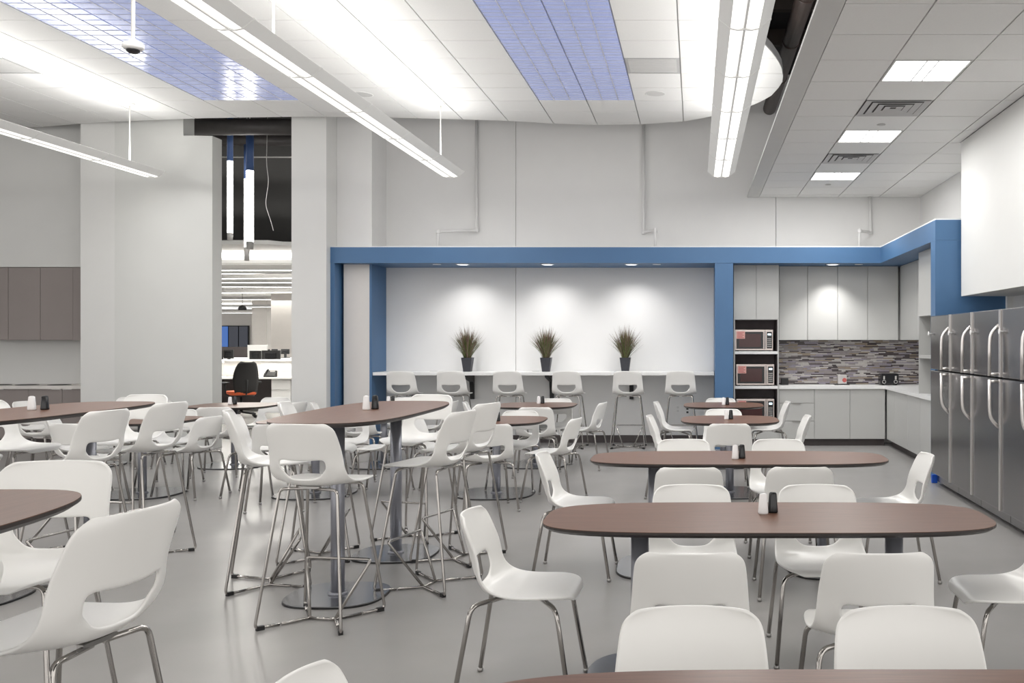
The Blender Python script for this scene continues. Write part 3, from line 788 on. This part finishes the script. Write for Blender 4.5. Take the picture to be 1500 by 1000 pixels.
def microwave(x, z, lab, dark):
    t = thing('microwave_oven', lab, 'microwave', (x, TY+.05, z), group='stainless microwaves in the tower')
    W, Hh, D = .275, .31, .40
    obj('case', B(-W, W, .02, D, .012, Hh), M['mwsteel'], t)
    obj('foot', MB().box(-W+.03, -W+.06, .04, .07, 0, .012).box(W-.06, W-.03, .04, .07, 0, .012).box(-W+.03, -W+.06, .3, .33, 0, .012).box(W-.06, W-.03, .3, .33, 0, .012), M['black'], t)
    d = obj('door', MB().box(-W, .15, 0, .019, .012, Hh), M['mwsteel'], t, bevel=.004)
    obj('window', B(-W+.02, .133, -.003, .001, .035, Hh-.03), M['blackgloss'], d)
    obj('inner_window', B(-W+.06, .10, -.0045, -.0025, .06, Hh-.06), M['mwglass'], d)
    obj('handle', MB().tube([(.155, -.001, .04), (.155, -.022, .045), (.155, -.022, Hh-.035), (.155, -.001, Hh-.03)], .006, .01), M['steel_light'], d)
    c = obj('control_panel', B(.168, W, 0, .019, .012, Hh), M['mwsteel'], t, bevel=.003)
    obj('keypad', B(.185, W-.015, -.003, .001, .04, Hh-.03), M['blackgloss'], c)
    obj('display', B(.20, W-.03, -.005, -.002, Hh-.08, Hh-.055), M['display'], c)
    mb = MB()
    for r in range(5):
        for q in range(3): mb.box(.195+q*.02, .207+q*.02, -.005, -.002, .06+r*.028, .074+r*.028)
    obj('key', mb, M['wgrey'], c, kind='stuff')
    n = obj('paper_notice', B(-W+.022, -W+.145, -.0065, -.0045, Hh-.13, Hh-.022), M['paper'], t)
    mb = MB()
    for r in range(5): mb.box(-W+.035, -W+.13-(r % 2)*.02, -.0072, -.0065, Hh-.045-r*.019, Hh-.037-r*.019)
    obj('printed_line', mb, M['redink'], n)
microwave(-.03+bx, 1.37, 'top stainless microwave with pink notice in the tower', 0)
microwave(-.012+bx, .87, 'middle stainless microwave with pink notice, level with worktop', 0)
microwave(-.012+bx, .37, 'bottom stainless microwave partly hidden behind a small table', 0)
# right tower on the worktop
t = thing('storage_tower', 'light grey tower with open cubbies on worktop beside refrigerators', 'cabinet', (2.76, 11.46, KT+.0005))
dz = -KT
obj('side_panel', B(0, .59, .345, .365, 0, 2.61+dz), M['cab'], t)
obj('side_panel', B(0, .59, -.36, -.34, 0, 2.61+dz), M['cab'], t)
obj('back_panel', B(.57, .59, -.34, .345, 0, 2.61+dz), M['cab'], t)
obj('shelf', B(0, .57, -.34, .345, 1.31+dz, 1.345+dz), M['cab'], t)
obj('top_box', B(.02, .57, -.34, .345, 1.82+dz, 2.61+dz), M['cab'], t)
obj('door', B(-.002, .018, -.36, .365, 1.82+dz, 2.61+dz), M['cab'], t, bevel=.002)
def jug(z, lab):
    t = thing('coffee_maker', lab, 'coffee maker', (3.05, 11.60, z), group='coffee makers in the cubbies')
    obj('base', MB().prism(sup(.11, .09, 4, 24), 0, .04), M['blackgloss'], t)
    obj('jug', MB().lathe((-.02, 0, .041), [(.05, 0), (.062, .03), (.06, .10), (.045, .14), (.048, .16)], 20), M['glassy'], t)
    obj('tower', B(.05, .11, -.07, .07, .04, .30), M['mwsteel'], t, bevel=.008)
    obj('head', B(-.09, .11, -.07, .07, .23, .32), M['blackgloss'], t, bevel=.012)
    obj('handle', MB().tube([(-.07, 0, .07), (-.11, 0, .08), (-.11, 0, .16), (-.06, 0, .17)], .007, .02), M['black'], t)
jug(1.346, 'dark coffee maker in the upper cubby beside refrigerators')
jug(KT+.001, 'dark coffee maker in the lower cubby beside refrigerators')
# counter appliances
t = thing('toaster', 'black four-slot toaster with chrome levers and dials', 'toaster', (X(1301, 14.1), 14.08, KT+.001))
obj('body', B(-.135, .135, -.1, .1, .012, .17), M['blackgloss'], t, bevel=.018)
obj('foot', MB().box(-.11, -.08, -.08, .08, 0, .013).box(.08, .11, -.08, .08, 0, .013), M['black'], t)
for s_ in (-1, 1):
    obj('lever', B(s_*.085-.012, s_*.085+.012, -.115, -.099, .085, .135), M['steel_light'], t, bevel=.003)
    k = MB().tube([(s_*.085, -.1, .05), (s_*.085, -.112, .05)], .027, n=20); dk = obj('dial', k, M['steel_light'], t)
    obj('dial_centre', MB().tube([(s_*.085, -.1121, .05), (s_*.085, -.117, .05)], .019, n=16), M['blackgloss'], dk)
    for q in (-.045, .045): obj('slot', B(s_*.07-.05, s_*.07+.05, q-.012, q+.012, .1695, .171), M['kick'], t)
t = thing('tissue_dispenser', 'small chrome and red dispenser on kitchen worktop', 'dispenser', (X(1233, 14.15), 14.12, KT+.001))
obj('tray', B(-.12, .10, -.07, .07, 0, .012), M['black'], t, bevel=.003)
obj('body', B(-.065, .065, -.04, .04, .0125, .145), M['steel_light'], t, bevel=.006)
obj('front_label', MB().tube([(.03, -.041, .07), (.03, -.045, .07)], .032, n=18), M['redink'], t)
t = thing('knife_block', 'small black box at the worktop left end', 'box', (X(1149.5, 14.12), 14.12, KT+.001))
obj('body', B(-.055, .05, -.06, .06, 0, .09), M['black'], t, bevel=.006)
obj('lid', B(-.057, .052, -.062, .062, .091, .10), M['blackgloss'], t, bevel=.003)

# ------------------------------------------------------------------ refrigerators
XF = 2.50
yb = [10.17, 9.36, 8.62, 7.81, 7.02]
FL = ['stainless refrigerator farthest from camera, against the blue end panel', 'stainless refrigerator second from the blue end panel', 'stainless refrigerator third from the blue end panel', 'stainless refrigerator cropped by the right edge of the photo']
def fridge(i):
    y1, y0 = yb[i]-.004, yb[i+1]+.004; W = y1-y0
    t = thing('refrigerator', FL[i], 'refrigerator', (XF, (y0+y1)/2, 0), group='stainless top-freezer refrigerators')
    h = W/2
    obj('cabinet_body', B(.075, .80, -h, h, .03, 1.775), M['steel'], t)
    obj('kick_grille', B(.12, .78, -h+.01, h-.01, 0, .13), M['black'], t)
    for nm, z0, z1 in (('freezer_door', 1.225, 1.784), ('fridge_door', .13, 1.212)):
        d = obj(nm, B(0, .07, -h, h, z0, z1), M['steel'], t, bevel=.008)
        obj('edge_trim', B(-.012, .03, -h+.001, -h+.036, z0+.002, z1-.002), M['steel_light'], d)
        if nm == 'freezer_door':
            pts = [(.002, -h+.075, 1.655), (-.065, -h+.075, 1.585), (-.075, -h+.075, 1.50), (-.075, -h+.075, 1.235)]
        else:
            pts = [(-.075, -h+.075, 1.205), (-.075, -h+.075, .97), (-.065, -h+.075, .88), (.002, -h+.075, .81)]
        obj('handle', MB().tube(pts, .014, .06, 10), M['steel_light'], d)
        if nm == 'freezer_door':
            obj('handle_anchor', MB().tube([(0, -h+.075, 1.25), (-.075, -h+.075, 1.25)], .011), M['steel_light'], d)
            obj('hook', MB().tube([(0, h-.04, 1.60), (-.03, h-.04, 1.60)], .006).tube([(-.03, h-.04, 1.60), (-.036, h-.04, 1.60)], .022, n=14), M['ceramic'], d)
        else: obj('handle_anchor', MB().tube([(0, -h+.075, 1.19), (-.075, -h+.075, 1.19)], .011), M['steel_light'], d)
    for q in (-h+.06, h-.06): obj('hinge_cover', B(.075, .15, q-.03, q+.03, 1.7755, 1.79), M['wgrey'], t)
for i in range(4): fridge(i)
t = thing('cleaning_pad', 'small blue object on floor at the far refrigerator foot', 'pad', (2.56, 10.25, 0))
obj('pad', B(-.03, .03, -.02, .02, 0, .09), M['bluetag'], t, bevel=.006)

# ------------------------------------------------------------------ left cabinets
LYF = 14.0
xl = [X(p, LYF) for p in (-83, -36, 12, 59, 107)]
LW = ['beyond the left photo edge', 'cut by the left photo edge', 'middle one above the coffee counter', 'nearest the left column']
for i in range(1, 4):
    cabinet('wall_cabinet', 'taupe wall cabinet '+LW[i], xl[i]+.001, xl[i+1]-.001, LYF, 14.39, H, 2.598, [(xl[i], xl[i+1], H, 2.598)], m=M['taupe'], group='taupe wall cabinets')
obj('trim_filler', B(xl[4], X(118, 13.98)-.005, LYF, 14.39, H, 2.598), M['taupe'], kind='structure')
xb = [X(p, BY) for p in (-57, -8, 42, 91, 120)]
for i in range(1, 4):
    hx = xb[i]+.08 if i == 3 else (xb[i+1]-.08 if i == 2 else xb[i+1]-.42)
    cabinet('base_cabinet', 'taupe base cabinet '+('at the left photo edge', 'under the left counter chute', 'beside the left column')[i-1], xb[i]+.001, xb[i+1]-.001, BY, 14.39, 0, .825,
            [(xb[i], xb[i+1], .10, .825, hx)], m=M['taupe'], kick=True, group='taupe base cabinets')
t = thing('coffee_counter', 'pale counter with round chutes at far left', 'worktop', (-9.5, 14.1, KT-.0449))
obj('slab', B(-1.2, X(120, 13.8)+9.5, -.31, .298, 0, .045), M['cream'], t)
for i, px in enumerate((0, 40, 87)):
    tt = thing('waste_chute', 'dark ring-shaped chute in left counter, '+('leftmost', 'middle one', 'rightmost, near the column')[i], 'chute', (X(px, 14.05), 14.05, KT), group='counter waste chutes')
    obj('ring', MB().lathe((0, 0, 0), [(.15, 0), (.15, .006), (.13, .008), (.125, .002)], 28, False), M['duct_grey'], tt)
    obj('opening', MB().lathe((0, 0, 0), [(.126, 0), (.126, .003)], 28), M['black'], tt)

# ------------------------------------------------------------------ office beyond the opening
struct('wall_office_back', B(-34, -10, 56, 56.2, 0, 5.5), M['cream'])
struct('wall_office_right', B(-5.2, -5.13, 14.9, 15.4, 0, 5.5), M['deck'])
for i, (pa, pb, za, zb, m) in enumerate(((311, 318, 1.0, 2.33, M['night']), (319, 334, 1.0, 2.33, M['night']), (335, 349, 1.0, 2.33, M['night2']), (350, 363, 1.0, 2.33, M['night2']), (391, 397, 1.1, 2.6, M['night']))):
    y = 55.9
    wf = struct('window_%d' % (i+1), B(X(pa, y)-.02, X(pb, y)+.06, y, y+.08, za-.05, zb+.05), M['black'])
    obj('pane', B(X(pa, y)+.02, X(pb, y), y-.03, y-.001, za, zb), m, wf)
OZ = 3.30
spans = [(17.6, 21.2), (21.8, 24.6), (25.3, 28.2), (29, 33), (34, 39), (40, 47), (48, 55.8)]
for i, (ya, yc) in enumerate(spans):
    xa, xb2 = -.56*yc, -.36*ya
    obj('ceiling_office', MB().prism([(xa, ya+.3), (X(345, ya), ya), (X(392, ya), ya+.0), (X(405, ya), ya+.25), (xb2, ya+.5), (xb2, yc), (xa, yc)] if i == 0 else [(xa, ya), (xb2, ya+.3), (xb2, yc), (xa, yc)], OZ, OZ+.07), M['tile'], kind='structure')
for i, (ya, sk) in enumerate(((19.4, 0), (22, .5), (23.6, 0), (25.5, -.3), (28.6, .6), (33.4, 0), (41, .5), (43, 0), (50, .3))):
    xc = -.462*ya; L = 2.2+ya*.06
    t = thing('office_linear_light', 'grey linear office light, '+('nearest', 'second', 'third', 'fourth', 'fifth', 'sixth', 'seventh', 'eighth', 'farthest')[i]+' of those seen through the opening', 'ceiling light', (xc, ya, 2.95), R(-sk*14), 'linear lights in the office')
    obj('housing', B(-L, L, -.06, .06, 0, .10), M['wgrey'], t)
    obj('diffuser', B(-L+.02, L-.02, -.05, .05, -.012, -.0005), M['lens_hi'], t)
    for q in (-.3, .3): obj('hanger', MB().tube([(L*q, 0, .1), (L*q, 0, OZ-2.95)], .008), M['wall'], t)
struct('wall_office_column', B(X(397, 33), X(432, 33), 33, 34.6, 0, OZ), M['cream'])
struct('wall_office_column_far', B(X(369, 42), X(391, 42), 42, 43, 0, OZ), M['cream'])
# black soffit band strips seen between clouds
for i, ya in enumerate((28.3, 33.1)): obj('ceiling_gap', B(-.56*ya, -.40*ya, ya, ya+.6, OZ-.13, OZ-.02), M['deck'], kind='structure')
# domed fixture
y = 30.0
t = thing('dome_pendant', 'small black dome pendant in the office ceiling', 'pendant light', (X(355, y), y, Z(454, y)))
obj('shade', MB().lathe((0, 0, 0), [(.13, 0), (.12, .08), (.08, .13), (.02, .15)], 20), M['black'], t)
obj('cord', MB().tube([(0, 0, .14), (0, 0, OZ-Z(454, y))], .008), M['black'], t)
# vertical tube lights
def tubelight(px, y, p0, p1, p2, p3, r, lab):
    t = thing('tube_pendant', lab, 'pendant light', (X(px, y), y, Z(p3, y)), group='vertical tube pendants')
    z = lambda p: Z(p, y)-Z(p3, y)
    obj('blue_sleeve', MB().lathe((0, 0, 0), [(r, z(p1)), (r, z(p0))], 20), M['tube_blue'], t)
    obj('lit_tube', MB().lathe((0, 0, 0), [(r*.95, z(p2)), (r*.95, z(p1))], 20), M['tube_lit'], t)
    obj('end_cap', MB().lathe((0, 0, 0), [(r*.9, 0), (r*.95, z(p2))], 20), M['wgrey'], t)
    obj('cable', MB().tube([(0, 0, z(p0)), (0, 0, 5.49-Z(p3, y))], .006), M['wall'], t)
tubelight(337, 15.6, 172, 236, 341, 351, .047, 'slim vertical tube light in the opening, left one')
tubelight(366, 14.95, 190, 250, 354, 365, .058, 'thick vertical tube light in the opening, front right one')
tubelight(361.5, 16.1, 212, 262, 362, 382, .045, 'vertical tube light half hidden behind the thick one')
# ducts and cables in the dark ceiling
t = thing('ceiling_duct', 'dark grey horizontal duct above the office opening', 'duct', (-6.9, 14.2, Z(186, 14.2)))
obj('duct_body', MB().tube([(-.65, 0, 0), (1.2, 0, 0)], .12, n=20), M['duct_grey'], t)
obj('flange', MB().tube([(-.67, 0, 0), (-.62, 0, 0)], .13, n=20), M['duct_grey'], t)
t = thing('conduit', 'thin pale conduit crossing the dark ceiling above office', 'pipe', (-7, 17, Z(230, 17)))
obj('pipe_run', MB().tube([(-3, 0, 0), (1.0, 0, 0)], .014), M['wgrey'], t)
for q in (-2, .5): obj('hanger', MB().tube([(q, 0, 0), (q, 0, 5.5-Z(230, 17))], .006), M['duct_grey'], t)
t = thing('duct', 'wide dark duct deep in the black office ceiling', 'duct', (-7.8, 17.4, Z(205, 17.4)))
obj('duct_body', MB().tube([(-3, 0, 0), (1.2, 0, 0)], .11, n=16), M['duct_grey'], t)
for q in (-2, .5): obj('hanger', MB().tube([(q, 0, .1), (q, 0, 5.5-Z(205, 17.4))], .008), M['duct_grey'], t)
t = thing('hanging_cable', 'loose grey cable hanging in dark ceiling right of tubes', 'cable', (X(392, 16.5), 16.5, Z(240, 16.5)))
obj('cable_run', MB().tube([(0, 0, .9), (-.02, 0, 0), (.02, 0, -.3), (-.04, 0, -.7), (.06, 0, -1.0), (.10, 0, -1.15)], .006, .1), M['wgrey'], t)

# desk
DY = 20.4
t = thing('desk', 'pale office desk with dark modesty panel in opening', 'desk', (X(369, DY), DY, 0))
xa, xb2 = X(300, DY)-X(369, DY), X(440, DY)-X(369, DY)
obj('desktop', B(xa, xb2, -.05, .65, .70, .735), M['counter'], t, bevel=.004)
obj('modesty_panel', B(xa, xb2, .60, .63, .05, .699), M['kick'], t)
obj('leg', B(xa, xa+.04, 0, .6, 0, .699), M['wgrey'], t)
obj('leg', B(xb2-.04, xb2, 0, .6, 0, .699), M['wgrey'], t)
t = thing('drawer_pedestal', 'pale three-drawer pedestal under the office desk', 'drawers', (X(411, DY), DY+.02, 0))
obj('body', B(-.21, .21, .02, .55, .03, .695), M['wall'], t)
for k in range(3):
    d = obj('drawer', B(-.205, .205, 0, .02, .05+k*.215, .05+k*.215+.205), M['wall'], t, bevel=.003)
    obj('handle', B(-.2, .2, -.006, .001, .05+k*.215+.19, .05+k*.215+.197), M['wgrey'], d)
t = thing('desk_screen', 'cream desk divider screen behind the office desk', 'divider', (X(369, 21.1), 21.1, 0))
obj('screen_panel', B(-1.2, 1.2, 0, .05, 0, 1.07), M['cream'], t)
obj('top_shelf', B(-1.2, 1.2, -.05, .35, 1.071, 1.10), M['counter'], t)
obj('panel', B(0.2, 1.2, -.01, -.001, .86, 1.03), M['wall'], t)
t = thing('second_desk', 'dark desk row behind the divider screen', 'desk', (X(369, 23.0), 23.0, 0))
obj('desktop', B(-1.5, 1.3, -.5, .5, .98, 1.02), M['counter'], t)
obj('panel', B(-1.5, 1.3, .45, .48, 0, .979), M['kick'], t)
def monitor(px0, px1, y, py0, py1, lab, gz):
    x0, x1 = X(px0, y), X(px1, y); zt, zb = Z(py0, y), Z(py1, y)
    t = thing('monitor', lab, 'monitor', ((x0+x1)/2, y, gz), group='black monitors in the office')
    w_ = (x1-x0)/2
    s_ = obj('screen', B(-w_, w_, -.03, .01, zb-gz, zt-gz), M['black'], t, bevel=.006)
    obj('back_housing', B(-w_*.6, w_*.6, -.055, -.031, zb-gz+.04, zt-gz-.05), M['blackgloss'], t, bevel=.01)
    obj('stand', B(-.03, .03, -.02, .02, .012, zb-gz), M['black'], t)
    obj('stand_base', B(-.10, .10, -.07, .08, 0, .011), M['black'], t)
monitor(310, 327, 22.8, 513, 526, 'black monitor at far left above the divider screen', 1.02)
monitor(328.5, 342.5, 22.9, 512, 525, 'black monitor left of the orange-seated chair top', 1.02)
monitor(366, 383, 22.8, 513.5, 526, 'black monitor just right of the office chair', 1.02)
monitor(384, 411, 22.75, 513, 527, 'wide black monitor second right of the office chair', 1.02)
t = thing('third_desk', 'farthest pale desk row with small monitors', 'desk', (X(380, 27.0), 27.0, 0))
obj('desktop', B(-2.2, 1.6, -.4, .5, 1.0, 1.03), M['counter'], t)
obj('panel', B(-2.2, 1.6, .45, .48, 0, .999), M['wgrey'], t)
monitor(385, 396, 27, 511.5, 519, 'small far black monitor left of the cream column', 1.03)
monitor(398, 407, 27.1, 511, 519, 'small far monitor in front of the cream column', 1.03)
monitor(412, 424, 26.9, 511, 518.5, 'small far monitor at the right edge of opening', 1.03)
t = thing('privacy_screen', 'pale glass privacy screen behind the monitors', 'divider', (X(375, 26), 26, 0))
obj('screen_panel', B(-.23, .3, 0, .03, 0, 1.40), M['gypsum'], t)
t = thing('dark_partition', 'dark partition below the blue office windows', 'divider', (X(345, 30), 30, 0))
obj('screen_panel', B(-.75, .35, 0, .05, 0, 1.32), M['kick'], t)
# phone
y = 20.6
t = thing('desk_phone', 'black desk phone with handset on office desk', 'phone', (X(397, y), y, .7355))
obj('base', MB().prism([(-.08, 0), (.08, 0), (.09, .12), (.06, .14), (-.08, .03)], -.13, .10, axis='x'), M['black'], t)
obj('handset', MB().tube([(-.10, -.08, .05), (-.10, -.02, .09), (-.10, .05, .14), (-.10, .09, .15)], .022, .02), M['blackgloss'], t)
obj('screen', B(-.03, .07, .02, .03, .10, .15), M['wgrey'], t)
# task lamp and cups
t = thing('task_lamp', 'small white clip lamp on the divider screen', 'lamp', (X(327, 20.95), 20.95, .7355))
obj('stem', MB().tube([(0, 0, .01), (0, 0, .30), (0, -.06, .33)], .008, .02), M['wall'], t)
obj('base', MB().lathe((0, 0, 0), [(.06, 0), (.06, .01)], 16), M['wall'], t)
obj('shade', MB().lathe((0, -.08, .30), [(.07, 0), (.05, .05), (.02, .06)], 16), M['ceramic'], t)
# office chair
y = 18.9; x = X(357, y)
t = thing('office_chair', 'black mesh task chair with orange seat at the office desk', 'chair', (x-.05, y, 0), R(48))
bm_rows = []
mb = MB(); vs = []; n = 9
prof = [(.46, .17, -.20), (.55, .21, -.235), (.66, .235, -.24), (.78, .24, -.235), (.90, .225, -.25), (1.0, .20, -.275), (1.07, .165, -.30), (1.10, .11, -.31)]
for z_, hw_, yy in prof:
    for i in range(n):
        u = -1+2*i/(n-1); vs.append((u*hw_, yy+.05*u*u, z_))
fs = [(k*n+i, k*n+i+1, (k+1)*n+i+1, (k+1)*n+i) for k in range(len(prof)-1) for i in range(n-1)]
mb.add(vs, fs, True); bk = link('backrest', mb.mesh('backrest', M['mesh']), t)
so = bk.modifiers.new('s', 'SOLIDIFY'); so.thickness = .03
obj('seat', MB().prism([(p[0], p[1]) for p in sup(.25, .24, 3.2, 40)], .45, .53, smooth=True), M['orange'], t, bevel=.02)
obj('seat_pan', MB().prism([(p[0], p[1]) for p in sup(.22, .21, 3.2, 40)], .42, .449), M['black'], t)
obj('gas_post', MB().lathe((0, 0, 0), [(.03, .12), (.03, .42)], 14), M['black'], t)
for s_ in (-1, 1):
    a = obj('armrest', MB().tube([(s_*.2, 0, .44), (s_*.30, 0, .46), (s_*.31, 0, .68)], .018, .04), M['black'], t)
    obj('arm_pad', B(s_*.31-.04, s_*.31+.04, -.13, .13, .68, .71), M['black'], a, bevel=.01)
for k in range(5):
    a = 2*PI*k/5+.3; c, s2 = math.cos(a), math.sin(a)
    l = obj('leg', MB().tube([(0, 0, .11), (c*.3, s2*.3, .075)], .02), M['black'], t)
    obj('caster', MB().tube([(c*.3-.02*s2, s2*.3+.02*c, .03), (c*.3+.02*s2, s2*.3-.02*c, .03)], .03, n=14), M['black'], l)
obj('back_support', MB().tube([(0, -.05, .43), (0, -.24, .46), (0, -.28, .75)], .018, .05), M['black'], t)
